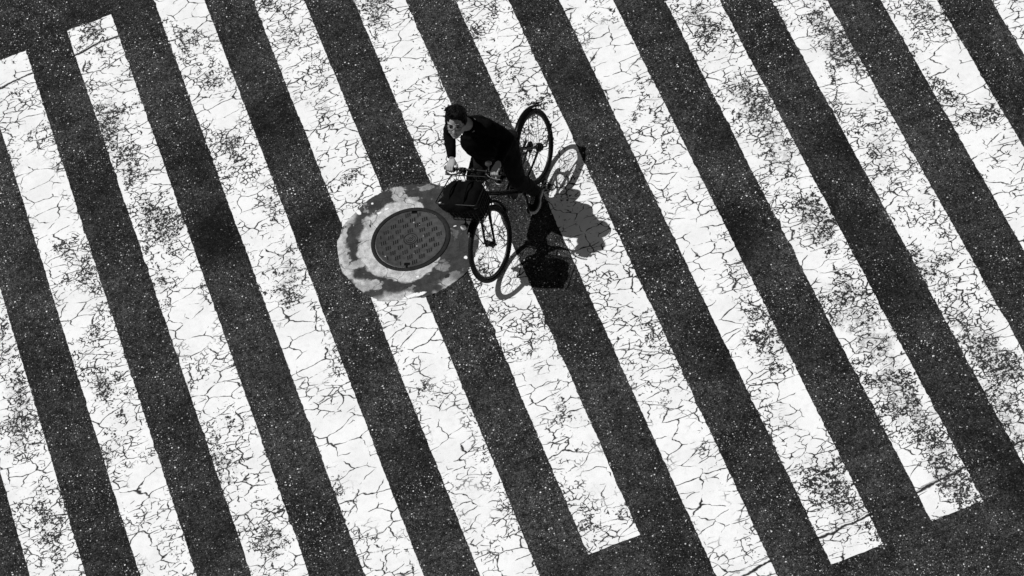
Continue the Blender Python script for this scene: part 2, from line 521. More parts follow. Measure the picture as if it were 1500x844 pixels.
WEAR = [ (0.38,5.86,1.0), (0.36,5.18,1.3), (0.23,4.75,1.3), (0.29,4.06,0.8), (1.08,4.92,1.3), (0.92,4.16,0.8), (1.07,3.49,1.2), (1.89,3.61,1.3),
(2.07,2.66,1.2), (0.25,3.48,0.8), (1.94,8.18,1.0), (1.86,7.84,1.2), (1.94,7.33,1.0), (2.85,8.74,0.7), (2.95,8.04,1.2), (2.89,7.30,0.9),
(3.76,8.21,0.9), (3.88,7.17,1.1), (1.12,6.73,1.2), (1.28,6.29,0.9), (1.18,5.63,0.9), (2.07,6.52,0.9), (1.96,6.76,0.9), (1.86,5.82,0.8),
(3.08,6.28,0.9), (3.06,5.48,1.0), (2.91,5.20,0.9), (4.64,8.13,1.3), (4.64,7.54,0.9), (5.00,7.59,0.8), (7.38,6.67,1.2), (7.46,6.33,1.2),
(7.45,5.58,1.2), (7.48,5.20,1.1), (7.53,4.81,1.2), (7.51,4.50,0.9), (8.40,6.03,1.0), (8.43,5.68,1.0), (8.48,5.37,1.0), (8.44,4.60,0.9),
(8.29,4.23,1.0), (9.25,5.77,0.7), (9.37,5.41,0.9), (9.13,4.52,1.0), (9.30,4.29,1.0), (7.50,3.89,1.2), (7.50,3.63,1.2), (7.47,3.00,1.2),
(7.29,2.84,1.0), (7.45,2.47,1.2), (7.45,2.23,1.2), (8.20,2.89,0.9), (8.18,2.23,0.9), (8.27,1.86,1.2), (8.38,1.61,1.2), (6.75,4.31,0.9),
(6.70,3.56,0.9), (6.59,2.69,0.9), (6.62,2.35,0.9), (7.42,1.76,1.3), (7.49,1.49,1.3), (7.50,0.98,1.1), (6.55,1.28,0.9), (6.59,1.00,0.9),
(6.64,0.67,0.7), (8.15,1.28,1.3), (8.14,0.90,1.3), (7.53,0.62,0.9), (2.02,9.38,1.0), (1.72,8.69,0.5), (5.43,7.32,0.6), (5.50,6.89,0.5),
(5.75,6.19,0.5), (6.72,5.87,0.5), (4.08,1.93,0.7) ]
SMOOTH = [ (3.02,9.05,1.6), (4.75,7.63,1.2), (9.32,4.97,1.6), (9.33,4.68,1.2), (8.43,5.07,1.0), (6.50,4.17,1.3), (6.34,3.91,1.2), (6.38,3.13,1.3),
(6.69,1.96,1.5), (6.62,2.27,1.0), (2.82,4.65,1.4), (2.89,4.44,1.2), (1.98,5.41,1.2), (2.03,5.21,1.2), (1.16,5.95,1.0), (1.12,7.00,1.3),
(3.02,2.91,1.4), (3.04,2.58,1.3), (3.34,3.23,1.0), (3.80,2.22,0.6), (3.80,3.01,1.0), (6.49,6.37,1.0), (6.54,6.73,0.9), (6.18,6.06,0.8),
(7.33,3.28,1.3), (2.94,7.61,1.4), (1.12,3.67,1.4), (0.54,5.26,0.8), (1.11,7.57,1.2), (7.24,1.02,0.6), (4.59,3.11,1.0), (4.87,2.09,0.9),
(3.96,4.34,1.3), (3.96,3.91,1.0), (3.67,7.18,0.6), (6.04,4.15,1.0), (5.58,2.14,1.0), (5.49,1.56,0.9), (5.60,1.20,0.9), (2.81,3.49,1.0),
(0.75,7.19,0.6), (0.21,4.26,0.8), (1.02,3.16,0.8), (0.69,4.11,0.9) ]
WID = .4594
for k, (y0, y1, lab) in enumerate(STRIPES):
    x0, x1 = .9 * k, .9 * k + WID
    cx, cy = (x0 + x1) / 2, (y0 + y1) / 2
    bm = bmesh.new()
    n = int((y1 - y0) / .012)
    def jit(s, t):
        f = noise.noise(Vector((s * 13.7 + k * 5.1, t * 2.2, 0))) * .004
        f += noise.noise(Vector((s * 3.1 + k * 9.7, t * 16.0, 1))) * .006
        f += noise.noise(Vector((s * 7.3 + k * 2.9, t * 60.0, 2))) * .005
        c = noise.noise(Vector((s * 5.9 + k * 3.3, t * 8.0, 5)))
        if c > .32:
            f += (c - .32) * .03 * (1 if s in (0, 3) else -1)
        return f
    nx = 16
    rows = []
    for i in range(n + 1):
        t = y0 + (y1 - y0) * i / n
        rows.append((x0 + jit(0, t), x1 + jit(1, t), t))
    rows_v = []
    for i, (a, b_, t) in enumerate(rows):
        row = []
        for j in range(nx + 1):
            f = j / nx
            dy = jit(2, x0 + f * WID) if i == n else (jit(3, x0 + f * WID) if i == 0 else 0)
            row.append(bm.verts.new((a + (b_ - a) * f - cx, t + dy - cy, .004)))
        rows_v.append(row)
    for r0, r1 in zip(rows_v, rows_v[1:]):
        for j in range(nx):
            bm.faces.new((r0[j], r0[j + 1], r1[j + 1], r1[j]))
    lay = bm.verts.layers.float.new('wear')
    near = [(x, y, a, 1) for x, y, a in WEAR if x0 - .1 < x < x1 + .1] + [(x, y, a, -1) for x, y, a in SMOOTH if x0 - .1 < x < x1 + .1]
    for v in bm.verts:
        X, Y = v.co.x + cx, v.co.y + cy
        X += noise.noise(Vector((X * 6, Y * 6, 3))) * .09; Y += noise.noise(Vector((X * 6, Y * 6, 9))) * .12
        w = 0.0
        for x, y, a, sg in near:
            d2 = ((X - x) / .14) ** 2 + ((Y - y) / .27) ** 2
            if d2 < 6:
                w += sg * a * math.exp(-d2)
        v[lay] = max(-1.2, min(1.3, w))
    o = link('crosswalk_stripe', bm, M_PAINT, smooth=False)
    o.location = (cx, cy, 0)
    tag(o, lab, 'road stripe', 'painted crosswalk stripes')

# ------------------------------------------------------------------ concrete patch and manhole
PATCH = [(3.514, 5.567), (3.47, 5.4), (3.452, 5.221), (3.482, 5.112), (3.521, 4.979), (3.588, 4.843), (3.629, 4.771), (3.703, 4.708), (3.812, 4.659), (3.94, 4.626), (4.05, 4.581), (4.141, 4.576), (4.237, 4.589), (4.337, 4.61), (4.464, 4.67), (4.551, 4.749), (4.637, 4.872), (4.691, 4.969), (4.719, 5.081), (4.736, 5.22), (4.739, 5.388), (4.704, 5.576), (4.643, 5.682), (4.573, 5.761), (4.497, 5.822), (4.386, 5.873), (4.245, 5.93), (4.138, 5.942), (4.041, 5.937), (3.923, 5.912), (3.794, 5.849), (3.654, 5.75), (3.573, 5.663)]
pp = smooth_path([(x, y, 0) for x, y in PATCH + PATCH[:1]], 8)[:-1]
bm = bmesh.new()
top, low = [], []
for q in pp:
    d = (q - Vector((*MAN, 0))).normalized()
    q = q + d * (noise.noise(q * 9.0) * .012 + noise.noise(q * 40.0) * .008)
    top.append(bm.verts.new((q.x - MAN[0], q.y - MAN[1], .009)))
    q2 = q + d * .004
    low.append(bm.verts.new((q2.x - MAN[0], q2.y - MAN[1], .001)))
f = bm.faces.new(top)
for i in range(len(top)):
    j = (i + 1) % len(top)
    bm.faces.new((top[i], low[i], low[j], top[j]))
bmesh.ops.triangulate(bm, faces=[f])
o = link('pavement_patch', bm, M_PATCH, smooth=False)
o.location = (*MAN, 0)
tag(o, kind='structure')

man = bpy.data.objects.new('manhole_cover', None)
COL.objects.link(man)
man.location = (*MAN, .009)
tag(man, 'round dark iron manhole cover with rows of short grooves, set in a stained concrete patch', 'manhole cover')
R_OUT, R_LID = .3675, .325
def disc_profile(bm, prof, seg=96):
    """surface of revolution about z; prof = [(r, z)...]"""
    loops = []
    for r, z in prof:
        loops.append([bm.verts.new((r * math.cos(2 * PI * i / seg), r * math.sin(2 * PI * i / seg), z)) for i in range(seg)] if r > 0 else [bm.verts.new((0, 0, z))])
    for l0, l1 in zip(loops, loops[1:]):
        if len(l0) == 1 or len(l1) == 1:
            c, l = (l0[0], l1) if len(l0) == 1 else (l1[0], l0)
            for i in range(seg):
                bm.faces.new((c, l[i], l[(i + 1) % seg]))
        else:
            for i in range(seg):
                bm.faces.new((l0[i], l0[(i + 1) % seg], l1[(i + 1) % seg], l1[i]))
bm = bmesh.new()
disc_profile(bm, [(R_OUT, -.004), (R_OUT, .005), (R_OUT - .003, .007), (R_LID + .008, .007), (R_LID + .005, .004), (R_LID + .004, -.004)])
link('frame_ring', bm, M_IRON_DARK, man)
bm = bmesh.new()
disc_profile(bm, [(R_LID + .001, -.004), (R_LID + .001, .005), (R_LID - .002, .0065), (R_LID - .010, .0065), (R_LID - .013, .0045), (0, .0045)])
lid = link('lid', bm, M_IRON, man)
# groups of three short grooves on a skewed lattice, with raised lips
bm = bmesh.new(); bl = bmesh.new()
la, lb = Vector((.104, -.041)), Vector((.023, -.075))
dd = Vector((.010, .043)).normalized(); ds = Vector((.0185, -.0042))
for i in range(-6, 7):
    for j in range(-8, 9):
        c = la * i + lb * j + Vector((.048, .02))
        for q in (-1, 0, 1):
            e = c + ds * q + dd * (.004 * q)
            if .075 < e.length < R_LID - .034 and not (abs(e.x - .125) < .04 and abs(e.y - .285) < .045) and not (abs(e.x + .12) < .045 and abs(e.y + .26) < .045):
                rot = Matrix.Rotation(math.atan2(dd.y, dd.x), 3, 'Z')
                box(bm, (e.x, e.y, .0046), (.043, .0075, .0016), rot)
                s = Vector((-dd.y, dd.x))
                for sg in (1, -1):
                    w = e + s * .0052 * sg
                    box(bl, (w.x, w.y, .0050), (.045, .0026, .0034), rot)
link('groove', bm, M_DIRT, lid, smooth=False)['kind'] = 'stuff'
link('raised_lip', bl, M_IRON, lid, smooth=False)['kind'] = 'stuff'
# flecks of white paint stuck to the lid
for fx, fy, fs in ((.085, .171, .009), (.029, -.107, .008), (-.270, -.090, .008), (.118, -.023, .006), (.126, .122, .005), (-.02, -.18, .004)):
    bm = bmesh.new()
    ball(bm, (fx, fy, .0065), (fs * .7, fs, .0015), 2)
    link('paint_fleck', bm, M_SOLE, lid)
# emblem: two rings round a small arc mark
bm = bmesh.new()
def arc(bm, c, r, a0, a1, w, z, n=40):
    pts = [(c[0] + r * math.cos(a0 + (a1 - a0) * i / n), c[1] + r * math.sin(a0 + (a1 - a0) * i / n), z) for i in range(n + 1)]
    if abs(a1 - a0) > 6.28:
        tube(bm, pts[:-1], w, 6, True)
    else:
        tube(bm, pts, w, 6)
arc(bm, (0, 0), .062, 0, 2 * PI, .0042, .005)
arc(bm, (0, 0), .043, math.radians(150), math.radians(420), .0034, .005)
arc(bm, (0, .004), .024, math.radians(170), math.radians(395), .0034, .005)
arc(bm, (.004, .008), .010, math.radians(60), math.radians(330), .003, .005)
link('emblem', bm, M_IRON_DARK, lid)
for (kx, ky) in ((.125, .285), (-.115, -.265)):
    bm = bmesh.new()
    a = math.atan2(ky, kx)
    rot = Matrix.Rotation(a - PI / 2, 3, 'Z')
    box(bm, (0, 0, .0054), (.055, .030, .0022), rot, .0006)
    c = Vector((0, 0, 0)) + rot @ Vector((0, .024 if ky < 0 else -.0, 0)) * 1.0
    if ky < 0:
        box(bm, (c.x, c.y, .0054), (.022, .030, .0024), rot, .0006)
    o = link('keyhole', bm, M_DIRT, lid, smooth=False)
    o.location = (kx, ky, 0)

# ------------------------------------------------------------------ bicycle (x forward, y left, z up; leaning to its right)
BM = Matrix(((-0.6238398639, 0.7712792454, -0.1263018201, 5.508),
             (-0.7815521891, -0.6156399358, 0.1008149058, 5.454),
             (0.0, 0.1616038211, 0.9868557164, .005),
             (0, 0, 0, 1)))
bike = bpy.data.objects.new('bicycle', None)
COL.objects.link(bike)
bike.matrix_world = BM
tag(bike, 'black city bicycle with a front basket, leaning into its turn beside the manhole cover', 'bicycle')
WB, WR = 1.141, .35
HUB_R, HUB_F = Vector((0, 0, WR)), Vector((WB, 0, WR))
BB = Vector((.465, 0, .285))

def wheel(hub, front):
    root_bm = bmesh.new()
    # the wheel part itself is its hub shell and axle; tyre, rim and spokes are sub-parts
    cyl(root_bm, (0, -.032, 0), (0, .032, 0), .016 if not front else .026, 20)
    for s in (-1, 1):
        cyl(root_bm, (0, s * .030, 0), (0, s * .034, 0), .034 if front else .030, 24)
    cyl(root_bm, (0, -.065, 0), (0, .065, 0), .0055, 10)
    for s in (-1, 1):
        cyl(root_bm, (0, s * .056, 0), (0, s * .066, 0), .010, 6)
    w = link('wheel', root_bm, M_RIM, bike)
    w.location = hub
    bm = bmesh.new()
    rt = .0215
    RT = WR - rt
    pts = [(RT * math.cos(2 * PI * i / 96), 0, RT * math.sin(2 * PI * i / 96)) for i in range(96)]
    tube(bm, pts, rt, 14, True)
    # raised tread blocks round the crown
    for i in range(120):
        a = 2 * PI * i / 120
        for y, rr in ((0, WR - .0012), (.010, WR - .0042), (-.010, WR - .0042)):
            aa = a + (0 if y == 0 else PI / 120)
            box(bm, (rr * math.cos(aa), y, rr * math.sin(aa)), (.004, .006, .010), Matrix.Rotation(-aa, 3, 'Y'))
    link('tyre', bm, M_RUBBER, w)
    bm = bmesh.new()
    prof = [(.311, -.012), (.300, -.011), (.294, -.006), (.2925, 0), (.294, .006), (.300, .011), (.311, .012), (.309, 0)]
    loops = []
    for i in range(96):
        a = 2 * PI * i / 96
        loops.append([bm.verts.new((r * math.cos(a), y, r * math.sin(a))) for r, y in prof])
    for i in range(96):
        l0, l1 = loops[i], loops[(i + 1) % 96]
        for k in range(len(prof)):
            bm.faces.new((l0[k], l0[(k + 1) % len(prof)], l1[(k + 1) % len(prof)], l1[k]))
    link('rim', bm, M_RIM, w)
    # spokes: one mesh shared by all
    protos = []
    n = 32
    for i in range(n):
        a0 = 2 * PI * i / n
        s = 1 if i % 2 else -1
        cross = (1 if (i // 2) % 2 else -1) * math.radians(55)
        bm = bmesh.new()
        fr = .032 if front else .028
        tube(bm, [(fr * math.cos(a0 + cross), s * .032, fr * math.sin(a0 + cross)), (.297 * math.cos(a0), s * .003, .297 * math.sin(a0))], .0013, 5)
        link('spoke', bm, M_SPOKE, w)
    # tyre valve
    bm = bmesh.new()
    cyl(bm, (0, 0, .255), (0, 0, .295), .003, 8)
    o = link('valve', bm, M_STEEL, w); o.rotation_euler = (0, 1.1 if front else 2.2, 0)
    return w

wheel_r = wheel(HUB_R, False)
wheel_f = wheel(HUB_F, True)
wheel_f.rotation_euler = (0, 0, math.radians(-4))
# brake drum on the left of the rear hub, sprocket on its right
bm = bmesh.new()
cyl(bm, (0, .040, 0), (0, .062, 0), .042, 28)
cyl(bm, (0, .062, 0), (0, .066, 0), .034, 28, .028)
box(bm, (.085, .060, .008), (.13, .006, .018), Matrix.Rotation(.12, 3, 'Y'), .002)
link('brake_drum', bm, M_FRAME, wheel_r)
bm = bmesh.new()
def gear(bm, r, t, y, n):
    pts = []
    for i in range(n * 4):
        a = 2 * PI * i / (n * 4)
        rr = r + (.0035 if i % 4 in (1, 2) else -.001)
        pts.append((rr * math.cos(a), rr * math.sin(a)))
    a_ = [bm.verts.new((x, y, z)) for x, z in pts]
    b_ = [bm.verts.new((x, y + t, z)) for x, z in pts]
    bm.faces.new(a_); bm.faces.new(b_[::-1])
    for i in range(len(pts)):
        j = (i + 1) % len(pts)
        bm.faces.new((a_[i], a_[j], b_[j], b_[i]))
for r, y in ((.052, -.038), (.046, -.043), (.040, -.048), (.034, -.053), (.028, -.058)):
    gear(bm, r, .002, y, int(r * 2 * PI / .0127))
cyl(bm, (0, -.034, 0), (0, -.060, 0), .022, 20)
link('sprocket', bm, M_RIM, wheel_r, smooth=False)

# frame: low step-through tube, seat tube, stays, head tube
HT0, HT1 = Vector((.948, 0, .745)), Vector((.886, 0, .905))
ST = Vector((.335, 0, .680))
bm = bmesh.new()
tube(bm, smooth_path([HT0 + (HT1 - HT0) * .30, (.83, 0, .675), (.66, 0, .485), BB + Vector((.02, 0, .02))], 6), .0225, 16)
tube(bm, [BB, ST], .0165, 14)
tube(bm, [HT0, HT1], .020, 16)
cyl(bm, BB + Vector((0, -.036, 0)), BB + Vector((0, .036, 0)), .022, 18)
for s in (-1, 1):
    tube(bm, smooth_path([BB + Vector((-.02, s * .022, 0)), (.34, s * .042, .305), (.0, s * .058, WR)], 5), [.011] * 5 + [.010] * 5 + [.008], 10)
    tube(bm, smooth_path([ST + Vector((.004, s * .015, -.03)), (.26, s * .045, .61), (0, s * .056, WR)], 5), .0085, 10)
    box(bm, (0.0, s * .055, WR), (.04, .006, .035), None, .002)
cyl(bm, (.175, -.045, .47), (.175, .045, .47), .007, 8)
frame = link('frame', bm, M_FRAME, bike)
bm = bmesh.new()
cyl(bm, ST + Vector((.004, 0, -.012)), ST + Vector((-.004, 0, .014)), .021, 16)
cyl(bm, ST + Vector((0, .015, 0)), ST + Vector((-.01, .06, .01)), .005, 8)
link('seat_clamp', bm, M_RIM, frame)

# fork with crown
bm = bmesh.new()
CR = Vector((.972, 0, .705))
for s in (-1, 1):
    tube(bm, smooth_path([CR + Vector((0, s * .020, 0)), CR + Vector((.018, s * .044, -.04)), (1.045, s * .047, .56), (1.10, s * .048, .44), (WB, s * .050, WR)], 5), [.014] * 6 + [.0135] * 5 + [.011] * 5 + [.0095] * 5, 12)
ball(bm, CR, (.024, .034, .020), 2)
cyl(bm, CR, HT0, .017, 14)
fork = link('fork', bm, M_FRAME, bike)
bm = bmesh.new()
box(bm, CR + Vector((.035, 0, -.01)), (.03, .075, .03), None, .006)
for s in (-1, 1):
    tube(bm, smooth_path([CR + Vector((.03, s * .03, 0)), CR + Vector((.055, s * .052, -.02)), CR + Vector((.052, s * .040, -.085))], 4), .007, 8)
    box(bm, CR + Vector((.060, s * .026, -.088)), (.045, .012, .014), None, .003)
link('brake_caliper', bm, M_RIM, fork)

def mudguard(hub, a0, a1, stays, rad=.383):
    bm = bmesh.new()
    n = 40
    rows = []
    for i in range(n + 1):
        a = math.radians(a0 + (a1 - a0) * i / n)
        row = []
        for k in range(-4, 5):
            y = k / 4 * .029
            r = rad - .016 * (abs(k) / 4) ** 2.2
            row.append(bm.verts.new((hub.x + r * math.cos(a), y, hub.z + r * math.sin(a))))
        rows.append(row)
    for r0, r1 in zip(rows, rows[1:]):
        for k in range(8):
            bm.faces.new((r0[k], r0[k + 1], r1[k + 1], r1[k]))
    geo = bmesh.ops.solidify(bm, geom=bm.faces[:], thickness=.002)
    g = link('mudguard', bm, M_FRAME, bike)
    for a in stays:
        a = math.radians(a)
        for s in (-1, 1):
            bm = bmesh.new()
            tube(bm, [(hub.x, s * .060, hub.z), (hub.x + .30 * math.cos(a), s * .042, hub.z + .30 * math.sin(a)), (hub.x + .372 * math.cos(a), s * .030, hub.z + .372 * math.sin(a))], .0024, 6)
            link('stay', bm, M_FRAME, g)
    return g
mg_r = mudguard(HUB_R, -8, 148, (130,))
mg_f = mudguard(HUB_F, 62, 182, (172,), .392)
TF = Matrix.Translation(HUB_F)
mg_f.matrix_local = TF @ Matrix.Rotation(math.radians(-4), 4, 'Z') @ TF.inverted()
bm = bmesh.new()
a = math.radians(140)
cyl(bm, (.385 * math.cos(a), 0, WR + .385 * math.sin(a)), (.405 * math.cos(a), 0, WR + .405 * math.sin(a)), .022, 16)
link('reflector', bm, M_PLASTIC, mg_r)

# crankset: left pedal down, right pedal up
CRANK = Vector((.30, 0, -.95)).normalized() * .165
for s, d in ((1, CRANK), (-1, -CRANK)):
    bm = bmesh.new()
    o0 = BB + Vector((0, s * .052, 0)); o1 = BB + d + Vector((0, s * .066, 0))
    tube(bm, [o0, o0 + (o1 - o0) * .5, o1], [.015, .011, .011], 10)
    ball(bm, o0, (.018, .014, .018), 2)
    cr = link('crank', bm, M_RIM, bike)
    bm = bmesh.new()
    pc = o1 + Vector((0, s * .060, 0))
    cyl(bm, o1, o1 + Vector((0, s * .105, 0)), .006, 8)
    for dx in (-.032, .032):
        box(bm, pc + Vector((dx, 0, 0)), (.014, .090, .020), None, .004)
    for dy in (-.04, 0, .04):
        box(bm, pc + Vector((0, dy, 0)), (.06, .010, .014), None, .003)
    link('pedal', bm, M_PLASTIC, cr)
bm = bmesh.new()
gear(bm, .078, .003, -.047, 40)
cyl(bm, BB * 0 + Vector((0, -.05, 0)), Vector((0, -.03, 0)), .024, 16)
cr = link('chainring', bm, M_RIM, bike, smooth=False); cr.location = BB
bm = bmesh.new()
cpts = []
for i in range(13):
    a = -PI / 2 + PI * i / 12
    cpts.append((BB.x + .080 * math.cos(a), -.0455, BB.z + .080 * math.sin(a)))
for i in range(13):
    a = PI / 2 + PI * i / 12
    cpts.append((.048 * math.cos(a), -.0455, WR + .048 * math.sin(a)))
tube(bm, cpts, .0042, 6, True)
link('chain', bm, M_RIM, bike)
bm = bmesh.new()       # chain guard over the upper run
g0, g1 = Vector((BB.x + .02, -.058, BB.z + .098)), Vector((.06, -.060, WR + .066))
tube(bm, smooth_path([(BB.x + .095, -.058, BB.z + .01), (BB.x + .075, -.058, BB.z + .072), g0, (g0 + g1) / 2, g1, (-.01, -.060, WR + .062)], 5), .011, 8)
link('chain_guard', bm, M_PLASTIC, bike)
bm = bmesh.new()       # kickstand folded up on the left
tube(bm, [(-.01, .068, WR - .01), (-.06, .085, WR - .05), (-.26, .090, WR + .03)], .0075, 8)
box(bm, (-.02, .068, WR - .015), (.045, .012, .05), None, .003)
link('kickstand', bm, M_RIM, bike)

# saddle and seat post
bm = bmesh.new()
SD = Vector((.318, -.005, .785))
loops = []
for t, w, zz in ((-.135, .055, .010), (-.12, .078, .016), (-.08, .092, .018), (-.03, .080, .014), (.03, .052, .010), (.08, .032, .008), (.12, .024, .006), (.14, .016, -.002)):
    loops.append((SD + Vector((t, 0, zz - .022)), Vector((0, w, 0)), Vector((0, 0, .026))))
loft(bm, loops, 20)
saddle = link('saddle', bm, M_LEATHER, bike)
bm = bmesh.new()
cyl(bm, ST, ST + (ST - BB).normalized() * .085, .0128, 14)
for s in (-1, 1):
    tube(bm, smooth_path([SD + Vector((-.09, s * .022, -.03)), SD + Vector((-.02, s * .022, -.045)), SD + Vector((.09, s * .01, -.03))], 4), .004, 6)
link('seat_post', bm, M_RIM, saddle)
for s in (-1, 1):
    bm = bmesh.new()
    tube(bm, smooth_path([SD + Vector((-.10 + .02 * math.cos(i * 1.05), s * .045 + .014 * math.sin(i * 1.05), -.025 - .006 * i)) for i in range(8)], 3), .0028, 5)
    link('spring', bm, M_STEEL, saddle)

# handlebar, stem, grips, levers
BAR = Vector((.872, 0, 1.035))
bm = bmesh.new()
cyl(bm, HT1, Vector((.868, 0, .985)), .0135, 14)
cyl(bm, HT1 - Vector((-.004, 0, .01)), HT1 + Vector((-.003, 0, .012)), .024, 18)
tube(bm, smooth_path([(.868, 0, .965), (.874, 0, 1.01), BAR], 4), .0145, 12)
cyl(bm, BAR + Vector((0, -.026, 0)), BAR + Vector((0, .026, 0)), .019, 16)
bar_path = smooth_path([BAR + Vector((-.010, -.300, 0)), BAR + Vector((-.005, -.20, 0)), BAR + Vector((0, -.06, 0)), BAR, BAR + Vector((.004, .06, .002)), BAR + Vector((.020, .20, .008)), BAR + Vector((.030, .300, .010))], 5)
tube(bm, bar_path, .0112, 12)
bar = link('handlebar', bm, M_FRAME, bike)
GR, GL = BAR + Vector((-.006, -.235, 0)), BAR + Vector((.025, .235, .009))
def unit(v): return Vector(v).normalized()
for s, g, dx in ((-1, GR, Vector((-.0045, -.065, 0))), (1, GL, Vector((.007, .065, .001)))):
    bm = bmesh.new()
    tube(bm, [g - dx, g - dx * .9, g, g + dx * .9, g + dx], [.0165, .0160, .0150, .0160, .0175], 14)
    link('grip', bm, M_PLASTIC, bar)
    bm = bmesh.new()
    c = g - dx * 1.5
    cyl(bm, c - dx * .15, c + dx * .15, .020, 14)
    tube(bm, smooth_path([c + Vector((.012, 0, -.006)), c + Vector((.040, 0, -.014)) + dx * .4, g + Vector((.052, 0, -.024)) , g + Vector((.046, 0, -.030)) + dx * .8], 5), [.009] * 5 + [.007] * 10 + [.008], 8)
    box(bm, c + Vector((.016, 0, -.012)), (.038, .026, .026), None, .006)
    link('brake_lever', bm, M_RIM, bar)
    if s < 0:
        bm = bmesh.new()
        cyl(bm, c - dx * .75, c - dx * .25, .022, 16)
        box(bm, c - dx * .5 + Vector((.012, 0, -.024)), (.045, .030, .022), None, .006)
        link('shifter', bm, M_PLASTIC, bar)
# bell on the left half of the bar
bm = bmesh.new()
bc = BAR + Vector((-.036, .148, .050))
cyl(bm, BAR + Vector((.012, .150, .005)), bc, .006, 8)
ball(bm, bc + Vector((0, 0, .008)), (.029, .029, .022), 3)
link('bell', bm, M_MIRROR, bar)
# cables looping from the levers to the frame
for pts in ([GL + Vector((.045, -.10, -.01)), GL + Vector((.11, -.08, -.08)), (1.02, .075, .86), (.955, .040, .79), (.93, .024, .72)],
            [GL + Vector((.03, -.085, -.02)), (.86, .20, .90), (.77, .17, .76), (.75, .08, .66), (.74, .028, .58), (.50, .028, .32)],
            [GR + Vector((.045, .10, -.01)), GR + Vector((.13, .11, -.03)), (1.03, -.06, .93), (.985, -.035, .80), CR + Vector((.04, -.03, .02))],
            [GR + Vector((.02, .12, -.02)), GR + Vector((.10, .17, -.10)), (.96, .01, .80), (.92, .03, .70), (.70, .026, .53)]):
    bm = bmesh.new()
    tube(bm, smooth_path(pts, 8), .0030, 6)
    link('cable', bm, M_PLASTIC, bar)

# wire basket
bk_rim = [(.965, -.185, 1.065), (.965, .185, 1.065), (1.305, .205, 1.075), (1.305, -.205, 1.075)]
bk_bot = [(1.000, -.150, .800), (1.000, .150, .800), (1.250, .160, .800), (1.250, -.160, .800)]
def ring4(c4, r=.03, n=5):
    out = []
    c4 = [Vector(c) for c in c4]
    for i in range(4):
        p, a, b = c4[i], c4[i - 1], c4[(i + 1) % 4]
        d0, d1 = (a - p).normalized() * r, (b - p).normalized() * r
        for k in range(n + 1):
            t = k / n
            out.append((p + d0) * (1 - t) ** 2 + p * 2 * t * (1 - t) + (p + d1) * t ** 2)
    return out
def lerp4(t):
    return [Vector(b).lerp(Vector(a), t) for a, b in zip(bk_rim, bk_bot)]
bm = bmesh.new()
tube(bm, ring4(bk_rim), .0052, 8, True)
tube(bm, ring4(bk_bot), .0040, 8, True)
for t in (.14, .30, .46, .62, .80):
    tube(bm, ring4(lerp4(t)), .0024, 6, True)
for i in range(4):
    a0, a1 = Vector(bk_rim[i]), Vector(bk_rim[(i + 1) % 4])
    b0, b1 = Vector(bk_bot[i]), Vector(bk_bot[(i + 1) % 4])
    for k in range(1, 9):
        t = k / 9
        tube(bm, [a0.lerp(a1, t), b0.lerp(b1, t)], .0022, 6)
for k in range(1, 8):
    t = k / 8
    tube(bm, [Vector(bk_bot[0]).lerp(Vector(bk_bot[1]), t), Vector(bk_bot[3]).lerp(Vector(bk_bot[2]), t)], .0022, 6)
for k in range(1, 7):
    t = k / 7
    tube(bm, [Vector(bk_bot[0]).lerp(Vector(bk_bot[3]), t), Vector(bk_bot[1]).lerp(Vector(bk_bot[2]), t)], .0022, 6)
basket = link('basket', bm, M_FRAME, bike)
bm = bmesh.new()
box(bm, (1.10, 0, .790), (.20, .05, .010), None, .003)
link('bracket', bm, M_FRAME, basket)
for s in (-1, 1):
    bm = bmesh.new()
    tube(bm, smooth_path([(1.20, s * .09, .80), (1.19, s * .075, .62), (WB + .005, s * .064, WR)], 5), .0042, 8)
    link('stay', bm, M_FRAME, basket)
bm = bmesh.new()
tube(bm, [(1.0, 0, .792), CR + Vector((.03, 0, .02))], .007, 8)
link('bracket', bm, M_FRAME, basket)
bm = bmesh.new()
tube(bm, [(.965, 0, 1.06), BAR + Vector((.02, 0, -.01))], .007, 8)
link('bracket', bm, M_FRAME, basket)
# headlight under the basket
bm = bmesh.new()
LP = Vector((1.285, -.055, .745)); LD = Vector((1, .0, .42)).normalized()
a_, b_ = frame_for(LD)
loft(bm, [(LP - LD * .055, a_ * .014, b_ * .014), (LP - LD * .045, a_ * .022, b_ * .022), (LP - LD * .005, a_ * .032, b_ * .032), (LP, a_ * .033, b_ * .033), (LP + LD * .003, a_ * .030, b_ * .030)], 20)
tube(bm, [LP - LD * .03, (1.19, -.05, .80)], .006, 8)
lamp = link('headlight', bm, M_PLASTIC, bike)
bm = bmesh.new()
up = Vector((.30, .0, .95)).normalized()
ball(bm, LP + LD * .004, .0285, 3)
for v in bm.verts:
    d = v.co - LP
    k = d.dot(LD)
    v.co -= LD * (k - max(k, 0) * .55 - .002)
link('lens', bm, M_LENS, lamp)

